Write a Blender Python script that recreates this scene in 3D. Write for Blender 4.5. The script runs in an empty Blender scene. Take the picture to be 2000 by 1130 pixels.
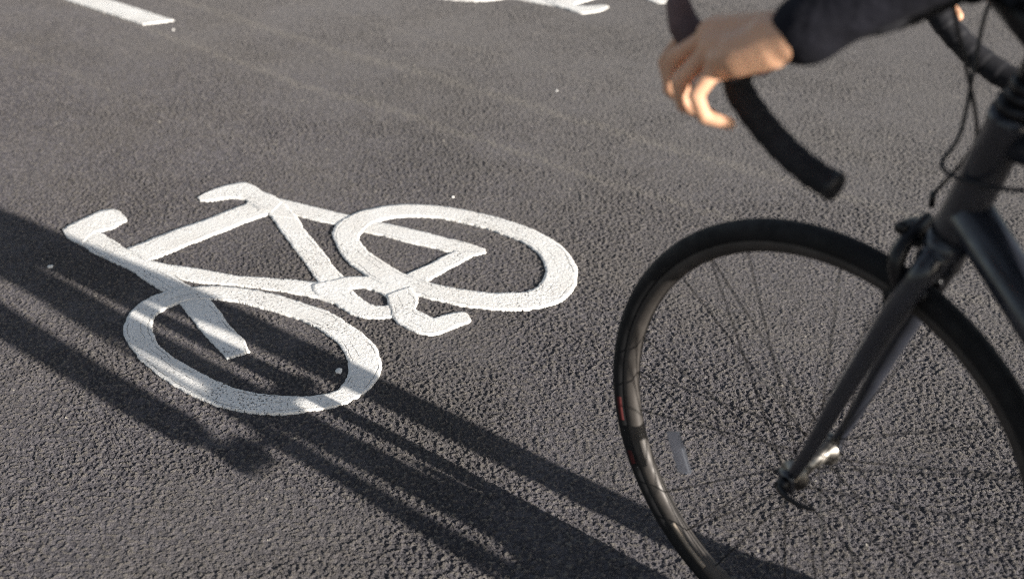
import bpy, bmesh, math, random
from mathutils import Vector, Matrix, noise
random.seed(7)
sc = bpy.context.scene
C = sc.collection
R = math.radians
# ---------------------------------------------------------------- place
# The road is the plane z = 0.  LANE is the riding direction, SIDE points to the rider's right.
LANE = Vector((-0.741440, 0.671019, 0.0))
SIDE = Vector((0.671019, 0.741440, 0.0))
CAM_H = 1.2968
def lane(a, r, z=0.0):
    return LANE * a + SIDE * r + Vector((0, 0, z))

# ---------------------------------------------------------------- helpers
def link(name, me, mat=None, parent=None, smooth=True):
    o = bpy.data.objects.new(name, me)
    C.objects.link(o)
    if mat: me.materials.append(mat)
    if parent: o.parent = parent
    if smooth:
        me.polygons.foreach_set('use_smooth', [True] * len(me.polygons))
    return o
def from_bm(name, bm, mat, parent=None, smooth=True):
    bmesh.ops.recalc_face_normals(bm, faces=bm.faces[:])
    me = bpy.data.meshes.new(name); bm.to_mesh(me); bm.free()
    return link(name, me, mat, parent, smooth)
def thing(name, label, cat, mw=None, group=None):
    o = bpy.data.objects.new(name, None); C.objects.link(o)
    o.empty_display_size = 0.1
    if mw is not None: o.matrix_world = mw
    o['label'] = label; o['category'] = cat
    if group: o['group'] = group
    return o
def catmull(pts, n=8, closed=False):
    pts = [Vector(p) for p in pts]
    out = []; m = len(pts)
    rng = range(m) if closed else range(m - 1)
    for i in rng:
        p1 = pts[i]; p2 = pts[(i + 1) % m]
        p0 = pts[i - 1] if (closed or i > 0) else p1 * 2 - p2
        p3 = pts[(i + 2) % m] if (closed or i + 2 < m) else p2 * 2 - p1
        for k in range(n):
            t = k / n; t2 = t * t; t3 = t2 * t
            out.append(0.5 * ((2 * p1) + (p2 - p0) * t + (2 * p0 - 5 * p1 + 4 * p2 - p3) * t2 + (3 * p1 - p0 - 3 * p2 + p3) * t3))
    if not closed: out.append(pts[-1].copy())
    return out
def tube(bm, pts, rad, seg=12, closed=False, cap=True, flat=1.0, flat_axis=None):
    """swept tube along pts; rad is a number or one per point"""
    pts = [Vector(p) for p in pts]; n = len(pts)
    rads = rad if isinstance(rad, (list, tuple)) else [rad] * n
    if len(rads) != n:                                             # spread the given radii evenly along the path
        m = len(rads)
        rads = [rads[min(int(i / (n - 1) * (m - 1)), m - 2)] * (1 - (i / (n - 1) * (m - 1) - min(int(i / (n - 1) * (m - 1)), m - 2)))
                + rads[min(int(i / (n - 1) * (m - 1)), m - 2) + 1] * (i / (n - 1) * (m - 1) - min(int(i / (n - 1) * (m - 1)), m - 2)) for i in range(n)]
    rings = []; up = None
    for i, p in enumerate(pts):
        a = pts[i - 1] if (i > 0 or closed) else p
        b = pts[(i + 1) % n] if (i < n - 1 or closed) else p
        t = (b - a).normalized()
        if up is None:
            up = Vector((0, 0, 1)) if abs(t.z) < 0.9 else Vector((1, 0, 0))
        s = t.cross(up)
        if s.length < 1e-6: s = t.orthogonal()
        s.normalize(); u = s.cross(t).normalized(); up = u
        ring = []
        for k in range(seg):
            an = 2 * math.pi * k / seg
            d = s * math.cos(an) + u * math.sin(an)
            if flat_axis is not None:
                d = d - flat_axis * (d.dot(flat_axis) * (1 - flat))
            ring.append(bm.verts.new(p + d * rads[i]))
        rings.append(ring)
    m = n if closed else n - 1
    for i in range(m):
        r0, r1 = rings[i], rings[(i + 1) % n]
        for k in range(seg):
            bm.faces.new((r0[k], r0[(k + 1) % seg], r1[(k + 1) % seg], r1[k]))
    if cap and not closed:
        bm.faces.new(rings[0][::-1]); bm.faces.new(rings[-1])
def ball(bm, c, r, seg=12, scale=(1, 1, 1), rot=None):
    m = Matrix.Translation(Vector(c))
    if rot is not None: m = m @ rot
    m = m @ Matrix.Diagonal((r * scale[0], r * scale[1], r * scale[2], 1))
    bmesh.ops.create_uvsphere(bm, u_segments=seg, v_segments=max(6, seg * 2 // 3), radius=1.0, matrix=m)
def capsule(bm, a, b, ra, rb, seg=14):
    a = Vector(a); b = Vector(b)
    tube(bm, [a + (b - a) * (k / 6) for k in range(7)], [ra + (rb - ra) * k / 6 for k in range(7)], seg)
    ball(bm, a, ra, seg); ball(bm, b, rb, seg)
def chain(bm, pts):
    for (p, r), (q, s) in zip(pts[:-1], pts[1:]): capsule(bm, p, q, r, s)
def box(bm, c, s, rot=None):
    m = Matrix.Translation(Vector(c))
    if rot is not None: m = m @ rot
    bmesh.ops.create_cube(bm, size=1.0, matrix=m @ Matrix.Diagonal((s[0], s[1], s[2], 1)))
def bevelled(bm, w=0.003, seg=2):
    bmesh.ops.bevel(bm, geom=bm.edges[:], offset=w, segments=seg, affect='EDGES', profile=0.6)
def lathe_y(bm, prof, seg=96, c=(0, 0, 0)):
    """closed profile of (radius, y) turned about the y axis through c"""
    n = len(prof); rings = []
    for k in range(seg):
        an = 2 * math.pi * k / seg
        rings.append([bm.verts.new((c[0] + r * math.cos(an), c[1] + y, c[2] + r * math.sin(an))) for r, y in prof])
    for k in range(seg):
        a, b = rings[k], rings[(k + 1) % seg]
        for i in range(n):
            j = (i + 1) % n
            bm.faces.new((a[i], a[j], b[j], b[i]))
def remeshed(name, bm, voxel, smooth_it, mat, parent):
    """one continuous skin grown round everything in bm"""
    me = bpy.data.meshes.new('raw'); bm.to_mesh(me); bm.free()
    o = bpy.data.objects.new('raw', me); C.objects.link(o)
    md = o.modifiers.new('r', 'REMESH'); md.mode = 'VOXEL'; md.voxel_size = voxel
    sm = o.modifiers.new('s', 'SMOOTH'); sm.factor = 0.5; sm.iterations = smooth_it
    dg = bpy.context.evaluated_depsgraph_get(); dg.update()
    out = bpy.data.meshes.new_from_object(o.evaluated_get(dg), depsgraph=dg)
    bpy.data.objects.remove(o); bpy.data.meshes.remove(me)
    out.name = name; out.materials.clear()
    return link(name, out, mat, parent)

# ---------------------------------------------------------------- materials
class N:
    def __init__(s, name):
        s.m = bpy.data.materials.new(name); s.m.use_nodes = True
        s.t = s.m.node_tree; s.t.nodes.clear()
        s.out = s.t.nodes.new('ShaderNodeOutputMaterial')
        s.b = s.t.nodes.new('ShaderNodeBsdfPrincipled')
        s.t.links.new(s.b.outputs[0], s.out.inputs['Surface'])
    def n(s, ty, **kw):
        o = s.t.nodes.new(ty)
        for k, v in kw.items(): setattr(o, k, v)
        return o
    def l(s, a, b): s.t.links.new(a, b)
    def math(s, op, a, b=None, c=None, clamp=False):
        o = s.n('ShaderNodeMath', operation=op, use_clamp=clamp)
        for i, v in enumerate((a, b, c)):
            if v is None: continue
            if isinstance(v, (int, float)): o.inputs[i].default_value = v
            else: s.l(v, o.inputs[i])
        return o.outputs[0]
    def ramp(s, v, lo, hi, a=0.0, b=1.0, smooth=True):
        o = s.n('ShaderNodeMapRange', interpolation_type='SMOOTHSTEP' if smooth else 'LINEAR')
        s.l(v, o.inputs['Value'])
        for k, x in zip(('From Min', 'From Max', 'To Min', 'To Max'), (lo, hi, a, b)): o.inputs[k].default_value = x
        return o.outputs['Result']
    def mix(s, f, a, b):
        o = s.n('ShaderNodeMix', data_type='RGBA')
        for i, v in ((0, f), (6, a), (7, b)):
            if isinstance(v, (int, float)): o.inputs[i].default_value = v
            elif isinstance(v, tuple): o.inputs[i].default_value = (*v, 1.0)
            else: s.l(v, o.inputs[i])
        return o.outputs[2]
    def noise(s, vec, scale, detail=2.0, rough=0.5, dim='2D'):
        o = s.n('ShaderNodeTexNoise', noise_dimensions=dim)
        s.l(vec, o.inputs['Vector'])
        o.inputs['Scale'].default_value = scale; o.inputs['Detail'].default_value = detail; o.inputs['Roughness'].default_value = rough
        return o.outputs['Fac']
    def voro(s, vec, scale, feature='F1', smooth=0.0, out='Distance'):
        o = s.n('ShaderNodeTexVoronoi', voronoi_dimensions='2D', feature=feature)
        s.l(vec, o.inputs['Vector']); o.inputs['Scale'].default_value = scale
        if feature == 'SMOOTH_F1': o.inputs['Smoothness'].default_value = smooth
        return o
def plain(name, col, rough=0.5, metal=0.0, bump=None, spec=0.5, vary=0.0, coat=0.0, sss=0.0):
    k = N(name); k.b.inputs['Base Color'].default_value = (*col, 1)
    k.b.inputs['Roughness'].default_value = rough; k.b.inputs['Metallic'].default_value = metal
    k.b.inputs['Specular IOR Level'].default_value = spec; k.b.inputs['Coat Weight'].default_value = coat
    tc = k.n('ShaderNodeTexCoord').outputs['Object']
    if vary:
        f = k.noise(tc, 28, 4, 0.6, '3D')
        k.l(k.mix(k.ramp(f, 0.35, 0.7), tuple(c * (1 - vary) for c in col), tuple(min(1, c * (1 + vary)) for c in col)), k.b.inputs['Base Color'])
        k.l(k.ramp(k.noise(tc, 60, 3, 0.6, '3D'), 0.3, 0.7, max(0, rough - 0.1), min(1, rough + 0.1)), k.b.inputs['Roughness'])
    if bump:
        b = k.n('ShaderNodeBump'); b.inputs['Distance'].default_value = bump[1]; b.inputs['Strength'].default_value = 0.8
        k.l(k.noise(tc, bump[0], 4, 0.6, '3D'), b.inputs['Height']); k.l(b.outputs[0], k.b.inputs['Normal'])
    if sss:
        k.b.inputs['Subsurface Weight'].default_value = sss
        k.b.inputs['Subsurface Radius'].default_value = (0.012, 0.004, 0.002)
    return k.m

def road_height(k):
    """chippings bound in bitumen: rounded stones of 6-9 mm, gaps between them, finer grit on top; metres"""
    pos = k.n('ShaderNodeNewGeometry').outputs['Position']
    fl = k.n('ShaderNodeVectorMath', operation='MULTIPLY'); k.l(pos, fl.inputs[0]); fl.inputs[1].default_value = (1, 1, 0)
    p = fl.outputs[0]
    wn = k.n('ShaderNodeTexNoise', noise_dimensions='2D'); k.l(p, wn.inputs['Vector']); wn.inputs['Scale'].default_value = 90; wn.inputs['Detail'].default_value = 2
    wv = k.n('ShaderNodeVectorMath', operation='MULTIPLY_ADD'); k.l(wn.outputs['Color'], wv.inputs[0])
    wv.inputs[1].default_value = (0.006, 0.006, 0); k.l(p, wv.inputs[2])
    pw = wv.outputs[0]
    big = k.voro(pw, 130, 'SMOOTH_F1', 0.2)
    stone = k.ramp(big.outputs['Distance'], 0.20, 0.70, 1.0, 0.0)
    n = k.noise(pw, 112, 5, 0.64)
    pit = k.ramp(n, 0.37, 0.53)                                        # where the binder fills the gaps and where it does not
    crumb = k.ramp(n, 0.54, 0.62)                                      # loose-edged chippings standing proud
    fine = k.noise(p, 380, 2, 0.6)
    swell = k.noise(p, 9, 2, 0.5)
    open_ = k.ramp(k.noise(p, 2.6, 3, 0.6), 0.35, 0.65, 0.60, 1.12)    # the texture is more open in some places
    h = k.math('MULTIPLY', stone, 0.0010)
    h = k.math('MULTIPLY_ADD', pit, 0.0019, h)
    h = k.math('MULTIPLY_ADD', crumb, 0.0023, h)
    h = k.math('MULTIPLY', h, open_)
    h = k.math('MULTIPLY_ADD', fine, 0.0015, h)
    h = k.math('MULTIPLY_ADD', swell, 0.0015, h)
    h = k.math('SUBTRACT', h, 0.0058)
    return p, pw, h, pit, stone, fine
def displace(k, height, scale=1.0):
    d = k.n('ShaderNodeDisplacement'); k.l(height, d.inputs['Height'])
    d.inputs['Midlevel'].default_value = 0.0; d.inputs['Scale'].default_value = scale
    k.l(d.outputs[0], k.out.inputs['Displacement']); k.m.displacement_method = 'BOTH'

def asphalt_colour(k, p, pw):
    v = k.voro(pw, 105)
    sep = k.n('ShaderNodeSeparateColor'); k.l(v.outputs['Color'], sep.inputs[0])
    a = k.mix(k.ramp(sep.outputs[0], 0.1, 0.95), (0.061, 0.0562, 0.0620), (0.108, 0.0995, 0.1065))
    a = k.mix(k.math('MULTIPLY', k.ramp(k.noise(p, 1.3, 5, 0.6), 0.50, 0.72), 0.45), a, (0.048, 0.045, 0.048))        # patches rich in bitumen
    a = k.mix(k.math('MULTIPLY', k.ramp(k.noise(pw, 112, 5, 0.64), 0.54, 0.62), 0.65), a, (0.165, 0.147, 0.125))       # proud chippings paler than the binder, the yellow of their lit faces painted in
    a = k.mix(k.math('MULTIPLY', k.ramp(k.noise(p, 2.2, 4, 0.65), 0.35, 0.75), 0.4), a, (0.105, 0.094, 0.084))
    # two pale dusty tracks left by tyres along the lane
    dot = k.n('ShaderNodeVectorMath', operation='DOT_PRODUCT'); k.l(p, dot.inputs[0]); dot.inputs[1].default_value = tuple(SIDE)
    wob = k.math('MULTIPLY_ADD', k.noise(p, 0.9, 3, 0.6), 0.16, -0.08)
    r = k.math('ADD', dot.outputs['Value'], wob)
    tr = None
    for c, w, s in ((2.50, 0.035, 0.8), (2.80, 0.045, 0.9), (3.12, 0.03, 0.5), (2.05, 0.05, 0.25)):
        d = k.math('ABSOLUTE', k.math('SUBTRACT', r, c))
        g = k.math('MULTIPLY', k.ramp(d, 0.0, w, 1.0, 0.0), s)
        tr = g if tr is None else k.math('MAXIMUM', tr, g)
    tr = k.math('MULTIPLY', tr, k.ramp(k.noise(p, 45, 4, 0.7), 0.36, 0.62))
    a = k.mix(k.math('MULTIPLY', tr, 0.8), a, (0.19, 0.172, 0.150))
    # dustier away from the near lane; grazing-view sun brightness painted in as well
    a = k.mix(k.ramp(r, 1.5, 3.4, 0.0, 0.55), a, (0.150, 0.141, 0.135))
    # odd pale chippings
    w = k.voro(p, 46); ws = k.n('ShaderNodeSeparateColor'); k.l(w.outputs['Color'], ws.inputs[0])
    sp = k.math('MULTIPLY', k.math('GREATER_THAN', ws.outputs[0], 0.982), k.math('LESS_THAN', w.outputs['Distance'], 0.13))
    a = k.mix(k.math('MULTIPLY', sp, 0.6), a, (0.36, 0.33, 0.28))
    return a
def make_road_mat():
    k = N('asphalt')
    p, pw, h, pit, stone, fine = road_height(k)
    k.l(asphalt_colour(k, p, pw), k.b.inputs['Base Color'])
    k.l(k.ramp(k.noise(p, 160, 2, 0.5), 0.3, 0.7, 0.62, 0.9), k.b.inputs['Roughness'])
    k.b.inputs['Specular IOR Level'].default_value = 0.4; k.b.inputs['Diffuse Roughness'].default_value = 0.35
    displace(k, h)
    return k.m
def make_paint_mat(name, worn, tint):
    """thick white road paint that follows the chippings, pitted where it did not reach into the gaps"""
    k = N(name)
    p, pw, h, pit, stone, fine = road_height(k)
    at = k.n('ShaderNodeAttribute', attribute_name='across'); al = k.n('ShaderNodeAttribute', attribute_name='along')
    ac = at.outputs['Fac']
    white = k.mix(k.ramp(k.noise(p, 7, 4, 0.65), 0.3, 0.75), (0.83, 0.815, 0.785), (0.75, 0.725, 0.685))
    white = k.mix(k.math('MULTIPLY', k.ramp(k.noise(p, 120, 3, 0.6), 0.45, 0.8), 0.35), white, (0.60, 0.56, 0.50))
    patch = k.ramp(k.noise(p, 5.0, 3, 0.6), 0.42, 0.68)
    thr = k.math('MULTIPLY_ADD', patch, 0.085 * worn, 0.215)
    pits = k.ramp(k.math('SUBTRACT', k.math('ADD', k.math('MULTIPLY', k.noise(pw, 240, 2, 0.6), 0.75), k.math('MULTIPLY', stone, 0.12)), thr), 0.03, 0.055, 1.0, 0.0)
    # hairline laps where one screed pass overlies another
    wob = k.math('MULTIPLY_ADD', k.noise(p, 13, 4, 0.6), 0.6, -0.3)
    line = None
    for c, w in ((0.74, 0.05), (-0.70, 0.05), (0.25, 0.03)):
        d = k.math('ABSOLUTE', k.math('SUBTRACT', k.math('ADD', ac, wob), c))
        g = k.ramp(d, 0.0, w, 1.0, 0.0); line = g if line is None else k.math('MAXIMUM', line, g)
    line = k.math('MULTIPLY', line, k.ramp(k.noise(p, 11, 3, 0.6), 0.49, 0.57))
    gap = k.math('MAXIMUM', pits, k.math('MULTIPLY', line, 0.9))
    col = k.mix(k.math('MULTIPLY', gap, 0.85), white, (0.06, 0.055, 0.05))
    k.l(col, k.b.inputs['Base Color'])
    k.b.inputs['Roughness'].default_value = 0.62; k.b.inputs['Specular IOR Level'].default_value = 0.35
    hh = k.math('MULTIPLY_ADD', k.noise(p, 40, 4, 0.55), 0.0007, k.math('MULTIPLY', h, 0.16))
    hh = k.math('MULTIPLY_ADD', gap, -0.0010, hh)
    displace(k, hh)
    return k.m
M = {}
M['asphalt'] = make_road_mat()
M['paint'] = make_paint_mat('road_paint', 1.0, 0)

# ---------------------------------------------------------------- road: one sheet, finely squared near the camera
def adaptive(o):
    o.modifiers.new('dice', 'SUBSURF').subdivision_type = 'SIMPLE'
    o.modifiers['dice'].levels = 0; o.modifiers['dice'].render_levels = 1
    o.cycles.use_adaptive_subdivision = True
xs = [-400, -150, -60, -25, -14] + [-10 + 0.5 * i for i in range(41)] + [14, 25, 60, 150, 400]
ys = [-400, -150, -60, -25, -14] + [-8 + 0.5 * i for i in range(45)] + [20, 35, 70, 160, 400]
bm = bmesh.new()
g = [[bm.verts.new((x, y, 0)) for x in xs] for y in ys]
for j in range(len(ys) - 1):
    for i in range(len(xs) - 1): bm.faces.new((g[j][i], g[j][i + 1], g[j + 1][i + 1], g[j + 1][i]))
me = bpy.data.meshes.new('road'); bm.to_mesh(me); bm.free()
road = link('road', me, M['asphalt'], None, True); road['kind'] = 'structure'
adaptive(road)

# ---------------------------------------------------------------- painted markings
def resample(pts, step=None, n=None, closed=False):
    pts = catmull(pts, 6, closed)
    if closed: pts.append(pts[0].copy())
    acc = [0.0]
    for a, b in zip(pts[:-1], pts[1:]): acc.append(acc[-1] + (b - a).length)
    if n is None: n = max(4, int(acc[-1] / step))
    out = []; j = 0
    for i in range(n + (0 if closed else 1)):
        t = acc[-1] * i / n
        while j < len(acc) - 2 and acc[j + 1] < t: j += 1
        out.append(pts[j].lerp(pts[j + 1], (t - acc[j]) / max(1e-9, acc[j + 1] - acc[j])))
    return out, acc[-1]
def rough(p, amp):
    q = Vector((p.x * 75, p.y * 75, 0)); q2 = Vector((p.x * 22, p.y * 22, 3))
    f = lambda o: noise.noise(q + o) * 0.9 + noise.noise(q2 + o) * 0.8 + noise.noise(q * 2.3 + o) * 0.5
    return p + Vector((f(Vector((0, 0, 1.5))), f(Vector((9, 4, 7.5))), 0)) * amp
COLS = 10
def ribbon(bm, A, B, top, closed, ref, step=0.005, amp=0.0024):
    la, lb = bm.verts.layers.float['across'], bm.verts.layers.float['along']
    pa, L1 = resample([Vector((*p, 0)) for p in A], step, None, closed)
    n = len(pa) if closed else len(pa) - 1
    pb, L2 = resample([Vector((*p, 0)) for p in B], None, n, closed)
    rows = []
    for i, (a, b) in enumerate(zip(pa, pb)):
        a = rough(a, amp); b = rough(b, amp); row = []
        for c in range(-1, COLS + 2):
            t = min(max(c / COLS, 0), 1); q = a.lerp(b, t)
            edge = c in (-1, COLS + 1)
            w = lane(q.x, q.y) - ref
            v = bm.verts.new((w.x, w.y, -0.004 if edge else top)); v[la] = 2 * t - 1; v[lb] = i * step; row.append(v)
        rows.append(row)
    m = len(rows)
    for i in range(m if closed else m - 1):
        r0, r1 = rows[i], rows[(i + 1) % m]
        for c in range(len(r0) - 1): bm.faces.new((r0[c], r0[c + 1], r1[c + 1], r1[c]))
    if not closed:
        for row in (rows[0], rows[-1]):
            low = []
            for v in row:
                w = bm.verts.new((v.co.x, v.co.y, -0.004)); w[la] = v[la]; w[lb] = v[lb]; low.append(w)
            for c in range(len(row) - 1): bm.faces.new((row[c], row[c + 1], low[c + 1], low[c]))
def nearest_shift(A, B):
    """start the inner outline of a ring opposite the outer one"""
    i = min(range(len(B)), key=lambda j: (Vector(B[j]) - Vector(A[0])).length)
    return B[i:] + B[:i]
def painted(name, keys, tops, parent, ref):
    bm = bmesh.new(); bm.verts.layers.float.new('across'); bm.verts.layers.float.new('along')
    for k, top in zip(keys, tops):
        A, B = STROKES[k]; ring = k in ('ring_rear', 'ring_front', 'chainring')
        ribbon(bm, A, nearest_shift(A, B) if ring else B, top, ring, ref)
    bmesh.ops.recalc_face_normals(bm, faces=bm.faces[:])
    me = bpy.data.meshes.new(name); bm.to_mesh(me); bm.free()
    if sum(p.normal.z for p in me.polygons) < 0: me.flip_normals()
    o = link(name, me, M['paint'], parent, True); adaptive(o); return o
# outlines of the painted strokes, (along, right) in metres on the lane
STROKES = {
  'ring_rear': ([(2.1984, 1.7846), (2.2367, 1.8348), (2.2534, 1.8949), (2.2448, 1.9542), (2.2187, 2.004), (2.1817, 2.044), (2.1313, 2.0765), (2.0724, 2.0998), (2.0085, 2.1166), (1.9406, 2.1276), (1.8767, 2.13), (1.8112, 2.1231), (1.753, 2.1059), (1.7044, 2.0819), (1.651, 2.0427), (1.6184, 2.0088), (1.5931, 1.97), (1.5747, 1.9267), (1.5688, 1.8882), (1.5773, 1.847), (1.5984, 1.8108), (1.6327, 1.7798), (1.6684, 1.755), (1.7141, 1.7308), (1.7647, 1.7157), (1.81, 1.7039), (1.8654, 1.6914), (1.9188, 1.6854), (1.9757, 1.6907), (2.0288, 1.7008), (2.0901, 1.7217), (2.1453, 1.7508)],
      [(2.1319, 1.8094), (2.1541, 1.8366), (2.1704, 1.8764), (2.1751, 1.9216), (2.1549, 1.9651), (2.1285, 1.9927), (2.0806, 2.026), (2.0187, 2.0445), (1.9547, 2.0594), (1.8913, 2.0625), (1.8293, 2.0599), (1.7768, 2.0445), (1.7283, 2.0161), (1.6922, 1.9841), (1.6663, 1.9446), (1.6517, 1.9069), (1.6537, 1.8731), (1.6809, 1.8425), (1.7201, 1.81), (1.7681, 1.7864), (1.8142, 1.77), (1.8505, 1.7625), (1.9114, 1.7541), (1.955, 1.7569), (2.0055, 1.7652), (2.0545, 1.7762), (2.0993, 1.7924)]),
  'ring_front': ([(2.1602, 1.181), (2.1992, 1.2148), (2.2277, 1.2509), (2.2435, 1.2973), (2.2351, 1.3657), (2.2142, 1.3929), (2.1825, 1.4317), (2.134, 1.4622), (2.0754, 1.4887), (1.9905, 1.5069), (1.9034, 1.5194), (1.7958, 1.5079), (1.7409, 1.4938), (1.6953, 1.4733), (1.6535, 1.4431), (1.6235, 1.4047), (1.6054, 1.3576), (1.6033, 1.3103), (1.6156, 1.2703), (1.6402, 1.229), (1.67, 1.1926), (1.7095, 1.1639), (1.7579, 1.1415), (1.8218, 1.1296), (1.8985, 1.1251), (1.9721, 1.1283), (2.0477, 1.1406), (2.1064, 1.1573)],
      [(2.1243, 1.2254), (2.1605, 1.256), (2.1753, 1.289), (2.1778, 1.3246), (2.1671, 1.3568), (2.1446, 1.3836), (2.0902, 1.4167), (2.0126, 1.4393), (1.9307, 1.4578), (1.8806, 1.4579), (1.8266, 1.4537), (1.7882, 1.4453), (1.7458, 1.4276), (1.7069, 1.4029), (1.6744, 1.3716), (1.6531, 1.3346), (1.6543, 1.3034), (1.6755, 1.2694), (1.7058, 1.242), (1.7441, 1.2172), (1.7939, 1.1995), (1.8516, 1.188), (1.9086, 1.1857), (1.9706, 1.1858), (2.0298, 1.19), (2.079, 1.205)]),
  'fork': ([(2.7115, 1.3652), (2.6328, 1.4123), (2.5377, 1.4083), (2.4966, 1.4056), (2.4024, 1.4074), (2.3192, 1.4006), (2.2525, 1.3954), (2.2159, 1.3914), (2.1446, 1.3836), (2.0746, 1.3645), (2.0156, 1.3446), (1.9413, 1.3239), (1.8939, 1.3018)],
      [(2.6962, 1.3589), (2.6562, 1.3476), (2.5907, 1.3451), (2.5193, 1.342), (2.4495, 1.3467), (2.3889, 1.3481), (2.3158, 1.3415), (2.2408, 1.3389), (2.1757, 1.3297), (2.1117, 1.3124), (2.0524, 1.2935), (1.9852, 1.2756), (1.9059, 1.2552)]),
  'grip': ([(2.7015, 1.3621), (2.7131, 1.3758), (2.7226, 1.4081), (2.7304, 1.4511), (2.7383, 1.4907), (2.7267, 1.5097), (2.7013, 1.5156), (2.6498, 1.503)],
      [(2.5907, 1.3451), (2.6122, 1.3718), (2.6305, 1.4024), (2.6308, 1.418), (2.6269, 1.4297), (2.6209, 1.4471), (2.6313, 1.4824), (2.6372, 1.4978)]),
  'top_tube': ([(2.4978, 1.4063), (2.5, 1.4385), (2.504, 1.5448), (2.4989, 1.6312), (2.5033, 1.6948), (2.5023, 1.7607), (2.4967, 1.8101)],
      [(2.4048, 1.4089), (2.4036, 1.4542), (2.4081, 1.5217), (2.4112, 1.6128), (2.4137, 1.6836), (2.4133, 1.7592), (2.4236, 1.8014)]),
  'down_tube': ([(2.4048, 1.4089), (2.34, 1.4314), (2.268, 1.4645), (2.1928, 1.494), (2.1332, 1.5341), (2.0711, 1.5731), (2.0276, 1.5989), (1.9992, 1.6588)],
      [(2.3192, 1.4006), (2.27, 1.4035), (2.2296, 1.4161), (2.1852, 1.4461), (2.1223, 1.4828), (2.0533, 1.5152), (1.9824, 1.5433), (1.929, 1.553)]),
  'seat_tube': ([(2.3538, 1.8003), (2.2655, 1.7567), (2.1558, 1.7121), (2.0485, 1.6667), (1.9546, 1.6346)],
      [(2.4133, 1.7592), (2.3376, 1.7278), (2.2315, 1.6815), (2.1341, 1.643), (1.9939, 1.5822)]),
  'seat_top': ([(2.5333, 1.8221), (2.4681, 1.827), (2.4168, 1.8205), (2.3305, 1.7878)],
      [(2.5023, 1.7607), (2.4491, 1.7567), (2.4196, 1.7577), (2.398, 1.7519)]),
  'seat_stay': ([(2.4927, 1.8317), (2.4109, 1.8522), (2.3159, 1.8729), (2.2441, 1.8912), (2.1708, 1.9117), (2.1134, 1.9267), (2.0502, 1.9435), (1.984, 1.956), (1.921, 1.9702), (1.8689, 1.9717)],
      [(2.4059, 1.7872), (2.3538, 1.8003), (2.3009, 1.8104), (2.2377, 1.8305), (2.156, 1.8478), (2.1028, 1.8642), (2.0355, 1.8782), (1.9746, 1.895), (1.9126, 1.9096), (1.8547, 1.9583)]),
  'chain_stay': ([(1.9185, 1.9156), (1.9141, 1.8603), (1.9117, 1.8083), (1.91, 1.7534), (1.8945, 1.7024)],
      [(1.8557, 1.9611), (1.8647, 1.9271), (1.8632, 1.8845), (1.8614, 1.8325), (1.8492, 1.7299)]),
  'saddle': ([(2.6278, 1.7004), (2.6354, 1.7297), (2.6396, 1.7812), (2.6294, 1.8279), (2.6172, 1.8436), (2.5854, 1.8442), (2.5316, 1.8374), (2.4786, 1.8354), (2.4419, 1.8242)],
      [(2.6054, 1.6939), (2.5882, 1.7051), (2.5788, 1.7268), (2.5637, 1.754), (2.5349, 1.771), (2.5155, 1.7708), (2.4693, 1.7643), (2.437, 1.7633), (2.4101, 1.7663)]),
  'chainring': ([(2.0276, 1.5768), (2.0226, 1.6037), (2.0148, 1.6241), (2.0008, 1.6575), (1.9659, 1.6912), (1.9226, 1.7076), (1.8722, 1.7073), (1.83, 1.6858), (1.7936, 1.6418), (1.7865, 1.5922), (1.8216, 1.5604), (1.8561, 1.5477), (1.8942, 1.5507), (1.941, 1.5562), (1.9857, 1.5548)],
      [(1.9496, 1.6252), (1.9473, 1.6353), (1.9401, 1.6448), (1.9256, 1.651), (1.9084, 1.6555), (1.8707, 1.6539), (1.8467, 1.6434), (1.8355, 1.6267), (1.8436, 1.6116), (1.8688, 1.6041), (1.9062, 1.6091)]),
  'crank': ([(1.8619, 1.7185), (1.8295, 1.7046), (1.8002, 1.6824), (1.778, 1.6548), (1.7509, 1.6513), (1.7216, 1.65), (1.7144, 1.6566), (1.7096, 1.6794), (1.6982, 1.7052), (1.6828, 1.7129), (1.6574, 1.7021)],
      [(1.8718, 1.6597), (1.8428, 1.6342), (1.8069, 1.6099), (1.777, 1.5908), (1.7431, 1.5853), (1.7049, 1.5842), (1.6845, 1.591), (1.6665, 1.6015), (1.6608, 1.6213), (1.6572, 1.654), (1.6505, 1.6841), (1.6519, 1.698)]),
}

ref = lane(2.6172, 1.8436)
sym = thing('bicycle_marking', 'large white painted bicycle symbol in the middle of the road, partly under the long shadow', 'road marking',
            Matrix.Translation(ref), 'white bicycle symbols painted on the road')
Z0 = 0.0008
painted('painted_frame', ['top_tube', 'down_tube', 'seat_tube', 'seat_top', 'seat_stay', 'chain_stay'],
        [Z0 + 0.0006, Z0 + 0.0002, Z0 + 0.0004, Z0 + 0.0009, Z0, Z0 + 0.0003], sym, ref)
painted('painted_wheel', ['ring_rear'], [Z0 + 0.0012], sym, ref)
painted('painted_wheel', ['ring_front'], [Z0 + 0.0014], sym, ref)
painted('painted_handlebar', ['fork', 'grip'], [Z0 + 0.0010, Z0 + 0.0013], sym, ref)
painted('painted_saddle', ['saddle'], [Z0 + 0.0015], sym, ref)
painted('painted_crank', ['chainring', 'crank'], [Z0 + 0.0007, Z0 + 0.0016], sym, ref)
twin = sym.copy(); C.objects.link(twin)
twin.matrix_world = Matrix.Translation(lane(3.024, 3.7300)) @ Matrix.Rotation(R(180 - 5), 4, 'Z')
twin['label'] = 'far white bicycle symbol cut off by the top edge, turned the other way round'
for ch in list(sym.children):
    c = ch.copy(); C.objects.link(c); c.parent = twin
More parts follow.
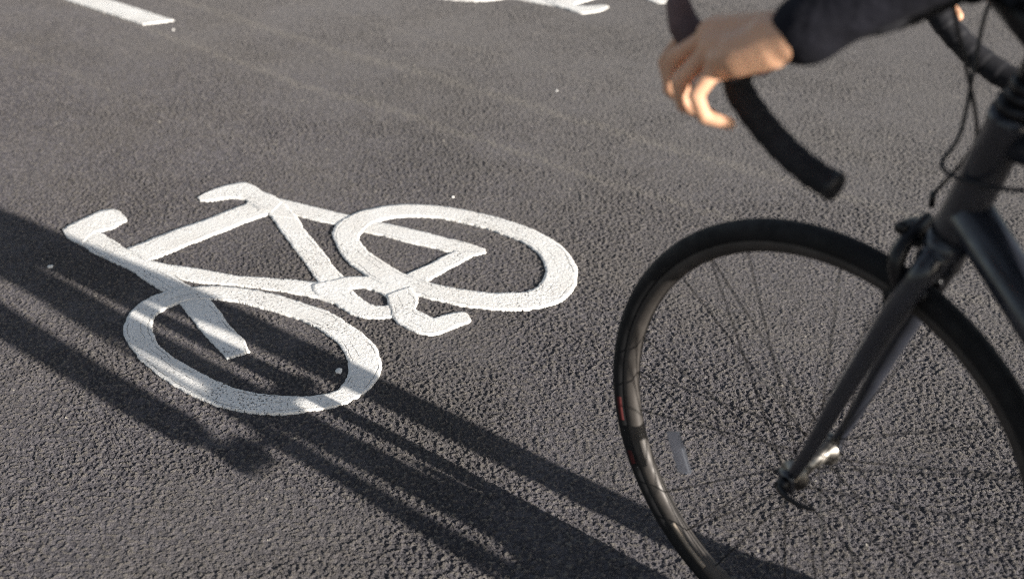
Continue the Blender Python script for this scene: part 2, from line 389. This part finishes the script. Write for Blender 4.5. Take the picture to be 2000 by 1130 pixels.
# the dashed lane line: the end of one dash shows
for n, (a0, a1) in enumerate(((4.095, 5.6),)):
    ref2 = lane(a0, 2.58)
    bm = bmesh.new(); bm.verts.layers.float.new('across'); bm.verts.layers.float.new('along')
    ribbon(bm, [(a0 - 0.012, 2.636), (a0 + 0.5, 2.6385), (a1, 2.64)], [(a0 + 0.03, 2.5255), (a0 + 0.5, 2.5255), (a1, 2.526)], Z0 + 0.001, False, ref2)
    bmesh.ops.recalc_face_normals(bm, faces=bm.faces[:])
    me = bpy.data.meshes.new('lane_dash'); bm.to_mesh(me); bm.free()
    if sum(p.normal.z for p in me.polygons) < 0: me.flip_normals()
    o = link('lane_dash', me, M['paint'], None, True); o.matrix_world = Matrix.Translation(ref2); adaptive(o)
    o['label'] = 'straight white lane dash painted on the asphalt in the top left corner'; o['category'] = 'road marking'
# splashes of the same paint on the asphalt
for (a, r, s, ra, txt) in ((2.547, 1.237, 0.006, 1.7, 'tiny white paint splash lying in the shadow left of the bicycle symbol'),
                      (1.704, 1.375, 0.006, 2.2, 'small white paint splash inside the near wheel of the bicycle symbol'),
                      (2.146, 2.145, 0.003, 1.6, 'tiny white paint splash just above the right wheel of the bicycle symbol'),
                      (2.500, 2.972, 0.0035, 1.5, 'tiny white paint splash alone on sunlit asphalt left of the cyclist\'s hand'),
                      (3.985, 2.562, 0.0035, 1.5, 'tiny white paint splash by the near end of the lane dash')):
    bm = bmesh.new(); bm.verts.layers.float.new('across'); bm.verts.layers.float.new('along')
    cen = bm.verts.new((0, 0, 0.0018)); rim = []; low = []
    for k in range(22):
        an = 2 * math.pi * k / 22; rr = s * (1 + 0.45 * noise.noise(Vector((math.cos(an) * 1.6 + a * 9, math.sin(an) * 1.6, r))))
        rim.append(bm.verts.new((rr * math.cos(an) * ra * 0.7, rr * math.sin(an), 0.0012)))
        low.append(bm.verts.new((rr * math.cos(an) * ra * 0.75, rr * math.sin(an) * 1.08, -0.003)))
    for k in range(22):
        j = (k + 1) % 22
        bm.faces.new((cen, rim[k], rim[j])); bm.faces.new((rim[k], low[k], low[j], rim[j]))
    me = bpy.data.meshes.new('paint_splash'); bm.to_mesh(me); bm.free()
    o = link('paint_splash', me, M['paint'], None, True); o.location = lane(a, r); o.rotation_euler.z = R(20 + 40 * a); adaptive(o)
    o['label'] = txt; o['category'] = 'paint splash'; o['group'] = 'paint splashes on the asphalt'

# ---------------------------------------------------------------- bicycle (x forward, y to the rider's left, z up; origin under the front hub)
BIKE = Matrix(((-0.703732, -0.709767, -0.031486, 0.398155),
               (0.710465, -0.703041, -0.031187, 1.383430),
               (0.0, -0.044317, 0.999018, 0.0),
               (0, 0, 0, 1)))
M['frame'] = plain('dark_grey_enamel', (0.022, 0.024, 0.032), 0.32, 0.0, None, 0.5, 0.15, 0.4)
M['rubber'] = plain('black_rubber', (0.010, 0.010, 0.011), 0.75, 0, (900, 0.0004), 0.3, 0.2)
M['red_rubber'] = plain('red_rubber', (0.07, 0.012, 0.012), 0.7, 0, None, 0.3, 0.2)
M['rim'] = plain('brushed_rim', (0.062, 0.055, 0.050), 0.55, 0.25, None, 0.5, 0.2)
M['tan'] = plain('tan_sticker', (0.30, 0.25, 0.20), 0.5, 0, None, 0.5, 0.1)
M['steel'] = plain('steel', (0.24, 0.225, 0.205), 0.42, 1.0, None, 0.5, 0.1)
M['spoke'] = plain('black_steel', (0.02, 0.02, 0.02), 0.4, 0.6)
M['black'] = plain('black_alloy', (0.012, 0.012, 0.014), 0.35, 0.2, None, 0.5, 0.2)
M['tape'] = plain('black_bar_tape', (0.012, 0.012, 0.015), 0.7, 0, (160, 0.0012), 0.3, 0.2)
M['hood'] = plain('brown_rubber', (0.11, 0.070, 0.070), 0.65, 0, (700, 0.0003), 0.3, 0.2)
M['cable'] = plain('black_cable', (0.010, 0.010, 0.012), 0.45)
k = N('clear_reflector'); k.b.inputs['Base Color'].default_value = (0.80, 0.86, 0.97, 1); k.b.inputs['Roughness'].default_value = 0.4
k.b.inputs['Transmission Weight'].default_value = 0.92; k.b.inputs['IOR'].default_value = 1.2
M['reflector'] = k.m
V = Vector
bike = thing('bicycle', 'dark grey drop bar road bicycle rolling past the painted symbol, only its front in view', 'bicycle', BIKE)
WR = 0.335
def wheel(x, parent, rear=False):
    hubc = (0, 0, 0)
    bm = bmesh.new()
    lathe_y(bm, [(0.3165, -0.0105), (0.3165, -0.0085), (0.310, -0.0075), (0.310, 0.0075), (0.3165, 0.0085), (0.3165, 0.0105), (0.304, 0.0118),
                 (0.296, 0.0085), (0.2930, 0.004), (0.2930, -0.004), (0.296, -0.0085), (0.304, -0.0118)], 128)
    rim = from_bm('wheel', bm, M['rim'], parent); rim.location = (x, 0, WR)
    bm = bmesh.new()
    pr = [(0.3195 + 0.0155 * math.cos(t), 0.0150 * math.sin(t)) for t in [2 * math.pi * i / 16 for i in range(16)]]
    lathe_y(bm, pr, 128); from_bm('tyre', bm, M['rubber'], rim)
    bm = bmesh.new()
    w = 0.050 if not rear else 0.065
    prof = [(0.0045, -w), (0.009, -w), (0.011, -w + 0.006), (0.011, -w + 0.010), (0.021, -w + 0.012), (0.021, -w + 0.016), (0.012, -w + 0.022), (0.0105, 0),
            (0.012, w - 0.022), (0.021, w - 0.016), (0.021, w - 0.012), (0.011, w - 0.010), (0.011, w - 0.006), (0.009, w), (0.0045, w)]
    lathe_y(bm, prof, 28); from_bm('hub', bm, M['steel'], rim)
    bm = bmesh.new()
    tube(bm, [(0, -w - 0.016, 0), (0, w + 0.014, 0)], 0.0042, 10)
    tube(bm, [(0, w + 0.006, 0), (0, w + 0.018, 0)], [0.009, 0.008], 14)
    tube(bm, [(0, -w - 0.020, 0), (0, -w - 0.007, 0)], [0.008, 0.0095], 14)
    tube(bm, catmull([(0, w + 0.020, 0.0), (-0.014, w + 0.026, -0.004), (-0.034, w + 0.024, -0.010), (-0.052, w + 0.016, -0.014)], 5), [0.006, 0.005, 0.0045, 0.003], 10, flat=0.6, flat_axis=V((0, 1, 0)))
    from_bm('quick_release', bm, M['black'], rim)
    n = 7
    for side in (-1, 1):
        for lead in (-1, 1):
            a0 = (0 if side < 0 else 0.5) * (2 * math.pi / 14)
            a1 = a0 + lead * 0.85
            bm = bmesh.new()
            tube(bm, [(0.019 * math.cos(a1), side * (w - 0.014), 0.019 * math.sin(a1)),
                      (0.294 * math.cos(a0 + (0.11 if lead > 0 else -0.11)), side * 0.002, 0.294 * math.sin(a0 + (0.11 if lead > 0 else -0.11)))], 0.0009, 6)
            s = from_bm('spoke', bm, M['spoke'], rim)
            for q in range(1, n):
                c = s.copy(); C.objects.link(c); c.parent = rim; c.rotation_euler.y = 2 * math.pi * q / n
    return rim
fw = wheel(0, bike)
fw.rotation_euler.y = R(4)
def arc_patch(name, mat, parent, r0, r1, a0, a1, y, th=0.0008, spin=0.0):
    bm = bmesh.new(); seg = 24; rows = []
    for i in range(seg + 1):
        an = R(a0 + (a1 - a0) * i / seg)
        rows.append([bm.verts.new((r * math.cos(an), yy, r * math.sin(an))) for r, yy in ((r0, y[0]), (r1, y[1]), (r1, y[1] + th), (r0, y[0] + th))])
    for i in range(seg):
        for j in range(4): bm.faces.new((rows[i][j], rows[i][(j + 1) % 4], rows[i + 1][(j + 1) % 4], rows[i + 1][j]))
    bm.faces.new(rows[0]); bm.faces.new(rows[-1][::-1])
    o = from_bm(name, bm, mat, parent); o.rotation_euler.y = R(spin); return o
# the wheel's own turn is undone for the marks so that they sit where the photograph shows them
arc_patch('tyre_stripe', M['red_rubber'], fw, 0.3135, 0.3200, -13, -6, (0.0135, 0.0152), spin=-4)
arc_patch('tyre_stripe', M['red_rubber'], fw, 0.3135, 0.3200, -26, -22, (0.0135, 0.0152), spin=-4)
arc_patch('rim_sticker', M['tan'], fw, 0.2975, 0.3030, -60, -45, (0.0093, 0.0118), spin=-4)
bm = bmesh.new()
box(bm, (0.214, 0.006, -0.070), (0.024, 0.006, 0.066), Matrix.Rotation(R(18), 4, 'Y')); bevelled(bm, 0.003, 2)
from_bm('spoke_reflector', bm, M['reflector'], fw)
bm = bmesh.new(); tube(bm, [(0.287, 0, 0.0), (0.262, 0, 0.0), (0.258, 0, 0)], [0.003, 0.003, 0.0022], 8)
o = from_bm('valve', bm, M['steel'], fw); o.rotation_euler.y = R(128)
wheel(-0.985, bike, True)
# fork: crown, two blades curving forward to the dropouts, steerer
AX = V((-0.292, 0, 0.956)); CR = V((-0.137, 0, 0.690))
def axis(d): return CR + AX * d
bm = bmesh.new()
for s in (-1, 1):
    pts = catmull([axis(0.0) + V((0, s * 0.020, 0)), axis(-0.022) + V((0, s * 0.036, 0)), axis(-0.10) + V((0.008, s * 0.043, 0)), axis(-0.22) + V((0.017, s * 0.046, 0)),
                   V((-0.030, s * 0.049, 0.405)), V((-0.006, s * 0.050, 0.346))], 6)
    tube(bm, pts, [0.0160, 0.0155, 0.0145, 0.0125, 0.0105, 0.0090, 0.0075], 14)
    box(bm, (0.0, s * 0.0535, WR), (0.022, 0.006, 0.030))
tube(bm, [axis(-0.012), axis(0.027)], [0.026, 0.0240], 18)
tube(bm, [axis(-0.004) + V((0, -0.026, 0)), axis(-0.004) + V((0, 0.026, 0))], 0.0185, 14)
from_bm('fork', bm, M['frame'], bike)
# frame
HT0, HT1 = axis(0.028), axis(0.185)
BB = V((-0.582, 0, 0.302)); ST = V((-0.745, 0, 0.800)); RH = V((-0.985, 0, WR))
bm = bmesh.new()
tube(bm, [HT0, HT0 + AX * 0.012, HT0 + AX * 0.02, HT1 - AX * 0.02, HT1 - AX * 0.012, HT1], [0.0255, 0.0255, 0.0235, 0.0235, 0.0255, 0.0255], 20)
tube(bm, [HT0 + AX * 0.035, BB], 0.0255, 18)
tube(bm, [HT1 - AX * 0.032, ST + V((0, 0, -0.03))], [0.0185, 0.0165], 16)
tube(bm, [BB, ST], 0.0165, 16)
tube(bm, [BB + V((0, -0.036, 0)), BB + V((0, 0.036, 0))], 0.022, 18)
for s in (-1, 1):
    tube(bm, catmull([BB + V((-0.01, s * 0.022, 0)), V((-0.72, s * 0.030, 0.285)), RH + V((0.02, s * 0.066, 0))], 6), [0.011, 0.010, 0.008], 10)
    tube(bm, catmull([ST + V((0, s * 0.014, -0.035)), V((-0.86, s * 0.034, 0.58)), RH + V((0.004, s * 0.066, 0.02))], 6), [0.008, 0.0075, 0.007], 10)
    box(bm, RH + V((0, s * 0.066, 0)), (0.03, 0.006, 0.036))
from_bm('frame', bm, M['frame'], bike)
bm = bmesh.new()
for a, b, r in ((0.187, 0.197, 0.0235), (0.1985, 0.2095, 0.0185), (0.211, 0.222, 0.0185)):
    tube(bm, [axis(a), axis(b)], r, 20)
from_bm('headset', bm, M['black'], bike)
# stem and handlebar
CL = V((-0.135, 0, 0.992))
bm = bmesh.new()
tube(bm, [axis(0.2235), axis(0.285)], 0.017, 16)
tube(bm, [axis(0.258), CL + V((-0.012, 0, 0))], [0.0155, 0.0165], 16)
tube(bm, [CL + V((0, -0.021, 0)), CL + V((0, 0.021, 0))], 0.0205, 18)
tube(bm, [axis(0.284), axis(0.290)], 0.018, 16)
from_bm('stem', bm, M['black'], bike)
HW = 0.190
bm = bmesh.new()
tube(bm, [CL + V((0, -0.075, 0)), CL + V((0, 0.075, 0))], 0.0145, 16)
bar = from_bm('handlebar', bm, M['black'], bike)
def barpath(s):
    return catmull([CL + V((0, s * 0.070, 0)), CL + V((0.002, s * 0.130, 0)), CL + V((0.012, s * 0.170, -0.002)), V((-0.078, s * 0.188, 0.975)), V((-0.030, s * HW, 0.945)),
                    V((0.008, s * HW, 0.922)), V((0.012, s * HW, 0.899)), V((-0.012, s * HW, 0.873)), V((-0.046, s * HW, 0.849)), V((-0.080, s * HW, 0.833)), V((-0.106, s * HW, 0.826))], 8)
for s in (-1, 1):
    bm = bmesh.new(); pth = barpath(s); pth, _ = resample(pth, 0.002); tube(bm, pth, [0.0142 + 0.0013 * ((i * 0.002 / 0.021) % 1.0) for i in range(len(pth))], 18)
    from_bm('bar_tape', bm, M['tape'], bar)
    bm = bmesh.new(); dd = (pth[-1] - pth[-4]).normalized()
    tube(bm, [pth[-1] - dd * 0.001, pth[-1] + dd * 0.002, pth[-1] + dd * 0.005, pth[-1] + dd * 0.006], [0.0158, 0.0162, 0.0140, 0.009], 18)
    from_bm('end_plug', bm, M['black'], bar)
    bm = bmesh.new()
    chain(bm, [(V((-0.012, s * HW, 0.935)), 0.019), (V((0.030, s * (HW - 0.002), 0.932)), 0.0185), (V((0.066, s * (HW - 0.004), 0.928)), 0.0180), (V((0.088, s * (HW - 0.006), 0.946)), 0.0165), (V((0.098, s * (HW - 0.008), 0.966)), 0.0130)])
    remeshed('brake_hood', bm, 0.0025, 6, M['hood'], bar)
    bm = bmesh.new()
    tube(bm, catmull([(0.074, s * HW, 0.922), (0.082, s * HW, 0.908), (0.078, s * HW, 0.890), (0.068, s * (HW + 0.002), 0.874), (0.058, s * (HW + 0.004), 0.862)], 6), [0.009, 0.0085, 0.008, 0.0075, 0.006], 12, flat=0.55, flat_axis=V((1, 0, 0)))
    from_bm('brake_lever', bm, M['black'], bar)
# caliper brake ahead of the crown
bm = bmesh.new()
bc = axis(0.002) + V((0.034, 0, 0.0))
for s, off in ((1, 0.0), (-1, 0.010)):
    tube(bm, catmull([bc + V((off, -s * 0.022, 0.022)), bc + V((off, s * 0.012, 0.014)), bc + V((off, s * 0.038, -0.006)), bc + V((off - 0.004, s * 0.036, -0.034)), bc + V((off - 0.006, s * 0.026, -0.052))], 5), [0.007, 0.009, 0.010, 0.008, 0.006], 10)
    box(bm, bc + V((-0.006 + off * 0.3, s * 0.0205, -0.058)), (0.052, 0.008, 0.011), Matrix.Rotation(R(20), 4, 'Y'))
tube(bm, [bc + V((-0.034, 0, 0)), bc + V((0.018, 0, 0))], 0.006, 10)
tube(bm, [bc + V((0.004, -0.034, 0.030)), bc + V((0.004, -0.034, 0.048))], 0.004, 8)
brake = from_bm('front_brake', bm, M['black'], bike)
bm = bmesh.new()
tube(bm, catmull([CL + V((0.000, 0.050, -0.016)), CL + V((0.006, 0.030, -0.036)), axis(0.16) + V((0.034, -0.006, 0)), axis(0.11) + V((0.034, -0.026, 0)), bc + V((0.004, -0.034, 0.045))], 8), 0.0024, 8)
from_bm('brake_cable', bm, M['cable'], bike)
bm = bmesh.new()
tube(bm, catmull([CL + V((0.000, -0.050, -0.016)), CL + V((0.010, -0.040, -0.050)), axis(0.15) + V((0.046, -0.006, 0)), axis(0.112) + V((0.038, 0.020, 0)), axis(0.110) + V((-0.02, 0.030, 0)), (-0.270, 0.022, 0.806), (-0.420, 0.021, 0.808)], 8), 0.0025, 8)
from_bm('brake_cable', bm, M['cable'], bike)
# saddle, seatpost, drive
bm = bmesh.new(); tube(bm, [ST, ST + V((-0.045, 0, 0.165))], 0.0135, 14); box(bm, ST + V((-0.046, 0, 0.172)), (0.05, 0.036, 0.02)); from_bm('seatpost', bm, M['black'], bike)
bm = bmesh.new()
chain(bm, [(V((-0.655, 0, 0.985)), 0.019), (V((-0.74, 0, 1.0)), 0.026), (V((-0.83, 0, 1.004)), 0.030)])
chain(bm, [(V((-0.845, 0.045, 1.006)), 0.030), (V((-0.845, -0.045, 1.006)), 0.030)])
chain(bm, [(V((-0.76, 0, 1.0)), 0.026), (V((-0.845, 0.045, 1.006)), 0.03)]); chain(bm, [(V((-0.76, 0, 1.0)), 0.026), (V((-0.845, -0.045, 1.006)), 0.03)])
remeshed('saddle', bm, 0.004, 8, M['tape'], bike)
PA = R(75)                                                          # left crank angle
PL = BB + V((math.cos(PA) * 0.175, 0.100, math.sin(PA) * 0.175)); PR = BB + V((-math.cos(PA) * 0.175, -0.100, -math.sin(PA) * 0.175))
bm = bmesh.new()
tube(bm, [BB + V((0, -0.075, 0)), BB + V((0, 0.075, 0))], 0.012, 14)
tube(bm, [BB + V((0, 0.072, 0)), V((PL.x, 0.074, PL.z))], [0.016, 0.012], 12, flat=0.6, flat_axis=V((0, 1, 0)))
tube(bm, [BB + V((0, -0.072, 0)), V((PR.x, -0.074, PR.z))], [0.016, 0.012], 12, flat=0.6, flat_axis=V((0, 1, 0)))
lathe_y(bm, [(0.085, -0.052), (0.102, -0.051), (0.102, -0.048), (0.085, -0.047)], 72, BB)
for q in range(5):
    an = 2 * math.pi * q / 5 + 0.3
    tube(bm, [BB + V((0, -0.055, 0)), BB + V((0.09 * math.cos(an), -0.050, 0.09 * math.sin(an)))], [0.012, 0.007], 8)
from_bm('crankset', bm, M['black'], bike)
for p, s in ((PL, 1), (PR, -1)):
    bm = bmesh.new(); box(bm, p + V((0, s * 0.032, 0)), (0.085, 0.07, 0.016)); bevelled(bm, 0.004); tube(bm, [p + V((0, -s * 0.03, 0)), p], 0.007, 10)
    from_bm('pedal', bm, M['black'], bike)
bm = bmesh.new()
tube(bm, [BB + V((0, -0.0495, 0.1035)), V((-0.985, -0.0495, WR + 0.036))], 0.0035, 6); tube(bm, [BB + V((0, -0.0495, -0.1035)), V((-0.985, -0.0495, WR - 0.036))], 0.0035, 6)
lathe_y(bm, [(0.026, -0.056), (0.037, -0.052), (0.037, -0.046), (0.030, -0.040), (0.022, -0.040), (0.022, -0.056)], 36, RH)
from_bm('chain', bm, M['steel'], bike)

# ---------------------------------------------------------------- rider
M['skin'] = plain('skin', (0.68, 0.39, 0.245), 0.48, 0, (420, 0.0006), 0.45, 0.08, 0, 0.12)
M['navy'] = plain('navy_jacket_cloth', (0.010, 0.010, 0.015), 0.88, 0, (13, 0.016), 0.2, 0.25)
M['trouser'] = plain('black_trouser_cloth', (0.010, 0.010, 0.012), 0.85, 0, (30, 0.008), 0.2, 0.2)
M['shoe'] = plain('dark_leather', (0.02, 0.016, 0.014), 0.5)
M['hair'] = plain('dark_hair', (0.018, 0.012, 0.009), 0.6, 0, (260, 0.004))
rider = thing('person', 'cyclist in a dark navy jacket with a bare hand closed round the brake hood', 'person', BIKE)
SH = {1: V((-0.385, 0.165, 1.435)), -1: V((-0.385, -0.165, 1.435))}
EL = {1: V((-0.270, 0.085, 1.135)), -1: V((-0.305, -0.200, 1.110))}
WRI = {1: V((-0.062, 0.205, 0.972)), -1: V((-0.062, -0.205, 0.972))}
HP = {1: V((-0.715, 0.085, 1.055)), -1: V((-0.715, -0.085, 1.055))}
KN = {1: V((-0.345, 0.142, 0.872)), -1: V((-0.500, -0.174, 0.590))}
AN = {1: V((PL.x - 0.085, 0.140, PL.z + 0.150)), -1: V((PR.x - 0.050, -0.182, PR.z + 0.115))}
FT = {1: R(17), -1: R(2)}                                            # toe-down angle of each foot
HEAD = V((-0.290, 0, 1.645))
bm = bmesh.new()
chain(bm, [(V((-0.715, -0.012, 1.08)), 0.106), (V((-0.62, -0.012, 1.22)), 0.102), (V((-0.50, 0, 1.35)), 0.120), (V((-0.42, 0, 1.435)), 0.095), (V((-0.375, 0, 1.50)), 0.058), (V((-0.315, 0, 1.58)), 0.055)])
# head: skull, jaw, nose, brows, lips, ears, eyelids
ball(bm, HEAD + V((-0.012, 0, 0.025)), 0.098, 20, (1.0, 0.78, 1.0)); ball(bm, HEAD + V((0.030, 0, -0.045)), 0.066, 18, (0.95, 0.82, 1.1))
chain(bm, [(HEAD + V((0.086, 0, 0.010)), 0.009), (HEAD + V((0.107, 0, -0.022)), 0.013)])
for s in (-1, 1):
    ball(bm, HEAD + V((-0.008, s * 0.080, -0.005)), 0.030, 12, (0.7, 0.3, 1.0))
    chain(bm, [(HEAD + V((0.082, s * 0.012, 0.030)), 0.009), (HEAD + V((0.070, s * 0.045, 0.030)), 0.008)])
    ball(bm, HEAD + V((0.074, s * 0.031, 0.010)), 0.012, 12)
chain(bm, [(HEAD + V((0.084, -0.018, -0.060)), 0.008), (HEAD + V((0.090, 0, -0.060)), 0.009), (HEAD + V((0.084, 0.018, -0.060)), 0.008)])
for s in (-1, 1):
    chain(bm, [(V((-0.42, s * 0.06, 1.44)), 0.075), (SH[s], 0.056), (EL[s], 0.041), (EL[s].lerp(WRI[s], 0.85), 0.026), (WRI[s], 0.022)])
    chain(bm, [(HP[s], 0.082), (KN[s], 0.042), (KN[s].lerp(AN[s], 0.35), 0.034), (AN[s], 0.029), (AN[s] + Matrix.Rotation(FT[s], 3, 'Y') @ V((0.12, s * 0.012, -0.07)), 0.028)])
    # hand over the hood: palm, four unequal bent fingers round the outside and front, thumb on the inside
    def P(x, y, z): return V((x, s * y, z))
    w = WRI[s]
    for dy in (-0.008, 0.009):
        chain(bm, [(EL[s].lerp(w, 0.80) + V((0, s * dy, 0)), 0.021), (w + V((0, s * dy, -0.001)), 0.0205), (P(-0.035, 0.205 + dy, 0.962), 0.0235)])
    chain(bm, [(EL[s].lerp(w, 0.86) + V((0, s * 0.010, 0)), 0.021), (w + V((0, s * 0.011, -0.002)), 0.0205), (P(-0.034, 0.220, 0.957), 0.0215), (P(-0.010, 0.224, 0.947), 0.0205)])
    chain(bm, [(P(-0.045, 0.220, 0.959), 0.0205), (P(-0.012, 0.229, 0.944), 0.0185), (P(0.010, 0.226, 0.934), 0.0150)])   # the fleshy outer edge of the palm
    for a, b, ra, rb in ((P(-0.035, 0.196, 0.966), P(0.044, 0.183, 0.949), 0.021, 0.0165), (P(-0.035, 0.202, 0.966), P(0.040, 0.199, 0.949), 0.022, 0.0170),
                         (P(-0.036, 0.209, 0.962), P(0.028, 0.214, 0.941), 0.022, 0.0160), (P(-0.038, 0.215, 0.956), P(0.010, 0.226, 0.931), 0.021, 0.0150)):
        capsule(bm, a, b, ra, rb)
    fing = [
        [(P(0.044, 0.180, 0.949), 0.0108), (P(0.088, 0.184, 0.931), 0.0096), (P(0.103, 0.193, 0.906), 0.0086), (P(0.093, 0.198, 0.886), 0.0074)],
        [(P(0.040, 0.200, 0.949), 0.0110), (P(0.076, 0.214, 0.920), 0.0098), (P(0.076, 0.217, 0.889), 0.0088), (P(0.048, 0.210, 0.874), 0.0076)],
        [(P(0.028, 0.218, 0.941), 0.0104), (P(0.050, 0.236, 0.908), 0.0094), (P(0.046, 0.233, 0.884), 0.0084), (P(0.020, 0.220, 0.874), 0.0072)],
        [(P(0.010, 0.231, 0.931), 0.0092), (P(0.021, 0.247, 0.904), 0.0082), (P(0.014, 0.241, 0.881), 0.0074), (P(-0.006, 0.226, 0.875), 0.0064)]]
    for f in fing: chain(bm, f)
    chain(bm, [(P(-0.030, 0.186, 0.962), 0.0165), (P(0.000, 0.168, 0.953), 0.0135), (P(0.028, 0.161, 0.942), 0.0110), (P(0.046, 0.164, 0.925), 0.0090)])
remeshed('body', bm, 0.0024, 4, M['skin'], rider)
# fingernails on the hand that shows are smaller than a pixel at this size; hair, jacket, trousers, shoes follow
bm = bmesh.new()
ball(bm, HEAD + V((-0.022, 0, 0.038)), 0.106, 20, (1.0, 0.80, 0.95)); ball(bm, HEAD + V((-0.060, 0, -0.02)), 0.070, 16, (0.8, 0.95, 1.0))
ball(bm, HEAD + V((0.030, 0, 0.092)), 0.050, 14, (1.0, 1.2, 0.6))
remeshed('hair', bm, 0.006, 2, M['hair'], rider)
bm = bmesh.new()
chain(bm, [(V((-0.720, -0.012, 1.06)), 0.122), (V((-0.62, -0.012, 1.22)), 0.118), (V((-0.50, -0.006, 1.35)), 0.138), (V((-0.42, 0, 1.44)), 0.112), (V((-0.385, 0, 1.50)), 0.078)])
for s in (-1, 1):
    e = EL[s]; w = WRI[s]; d = (w - e).normalized()
    chain(bm, [(V((-0.43, s * 0.07, 1.43)), 0.095), (SH[s], 0.074), (SH[s].lerp(e, 0.5), 0.064), (e, 0.054)])
    chain(bm, [(e, 0.054), (e.lerp(w, 0.25), 0.050), (e.lerp(w, 0.55), 0.041), (e.lerp(w, 0.80), 0.034), (w - d * 0.004, 0.0320)])
    chain(bm, [(w - d * 0.020, 0.0350), (w - d * 0.010, 0.0350)])
    chain(bm, [(e + V((-0.03, 0, 0.01)), 0.055), (e + V((0.035, -s * 0.045, -0.085)), 0.055 if s > 0 else 0.045), (e.lerp(w, 0.30), 0.045)])
remeshed('jacket', bm, 0.006, 5, M['navy'], rider)
bm = bmesh.new()
chain(bm, [(V((-0.72, -0.01, 1.06)), 0.112), (V((-0.70, -0.01, 1.11)), 0.108)])
for s in (-1, 1):
    chain(bm, [(HP[s], 0.092), (HP[s].lerp(KN[s], 0.5), 0.070), (KN[s], 0.053 if s > 0 else 0.046), (KN[s].lerp(AN[s], 0.4), 0.050 if s > 0 else 0.037), (AN[s] + V((0, 0, 0.03)), 0.041 if s > 0 else 0.034)])
remeshed('trousers', bm, 0.006, 5, M['trouser'], rider)
for s in (-1, 1):
    bm = bmesh.new(); a = AN[s]; q = Matrix.Rotation(FT[s], 3, 'Y')
    chain(bm, [(a + q @ V((-0.030, 0, -0.045)), 0.038), (a + q @ V((0.06, s * 0.004, -0.060)), 0.040), (a + q @ V((0.15, s * 0.008, -0.070)), 0.031)])
    chain(bm, [(a, 0.039), (a + q @ V((-0.01, 0, -0.04)), 0.040)])
    remeshed('shoe', bm, 0.005, 4, M['shoe'], rider)

# ---------------------------------------------------------------- light, camera, exposure
SUN_E = R(17.2)
SUN_D = R(-1.5)                                                     # the shadow's turn to the rider's left, measured from the lane
sh = LANE * math.cos(SUN_D) + SIDE * math.sin(SUN_D)
to_sun = (-sh) * math.cos(SUN_E) + Vector((0, 0, 1)) * math.sin(SUN_E)
sun = bpy.data.lights.new('sun', 'SUN'); sun.energy = 5.0; sun.angle = R(0.53); sun.color = (1.0, 0.945, 0.87)
so = bpy.data.objects.new('sun', sun); C.objects.link(so)
so.rotation_euler = to_sun.to_track_quat('Z', 'Y').to_euler()
w = bpy.data.worlds.new('World'); sc.world = w; w.use_nodes = True
nt = w.node_tree; nt.nodes.clear()
sky = nt.nodes.new('ShaderNodeTexSky'); sky.sky_type = 'NISHITA'; sky.sun_disc = False
sky.sun_elevation = SUN_E; sky.sun_rotation = math.atan2(to_sun.x, to_sun.y)
bg = nt.nodes.new('ShaderNodeBackground'); bg.inputs['Strength'].default_value = 0.062
wo = nt.nodes.new('ShaderNodeOutputWorld')
hs = nt.nodes.new('ShaderNodeHueSaturation'); hs.inputs['Saturation'].default_value = 0.60
nt.links.new(sky.outputs[0], hs.inputs['Color']); nt.links.new(hs.outputs[0], bg.inputs[0]); nt.links.new(bg.outputs[0], wo.inputs[0])

cam = bpy.data.cameras.new('camera'); co = bpy.data.objects.new('camera', cam); C.objects.link(co)
co.location = (0, 0, CAM_H); co.rotation_euler = (R(90 - 27.313), 0, 0)
cam.sensor_width = 36; cam.lens = 44.93; cam.clip_start = 0.05; cam.clip_end = 2000
cam.dof.use_dof = True; cam.dof.focus_distance = 2.35; cam.dof.aperture_fstop = 3.1
sc.camera = co
sc.cycles.feature_set = 'EXPERIMENTAL'
sc.cycles.dicing_rate = 1.0; sc.cycles.offscreen_dicing_scale = 8.0; sc.cycles.max_subdivisions = 12
sc.cycles.use_denoising = False
sc.cycles.caustics_reflective = False; sc.cycles.caustics_refractive = False
sc.cycles.sample_clamp_indirect = 1.5; sc.cycles.sample_clamp_direct = 6.0
sc.cycles.filter_width = 1.0
sc.view_settings.view_transform = 'Standard'; sc.view_settings.look = 'None'; sc.view_settings.gamma = 1.0
sc.view_settings.exposure = 1.0
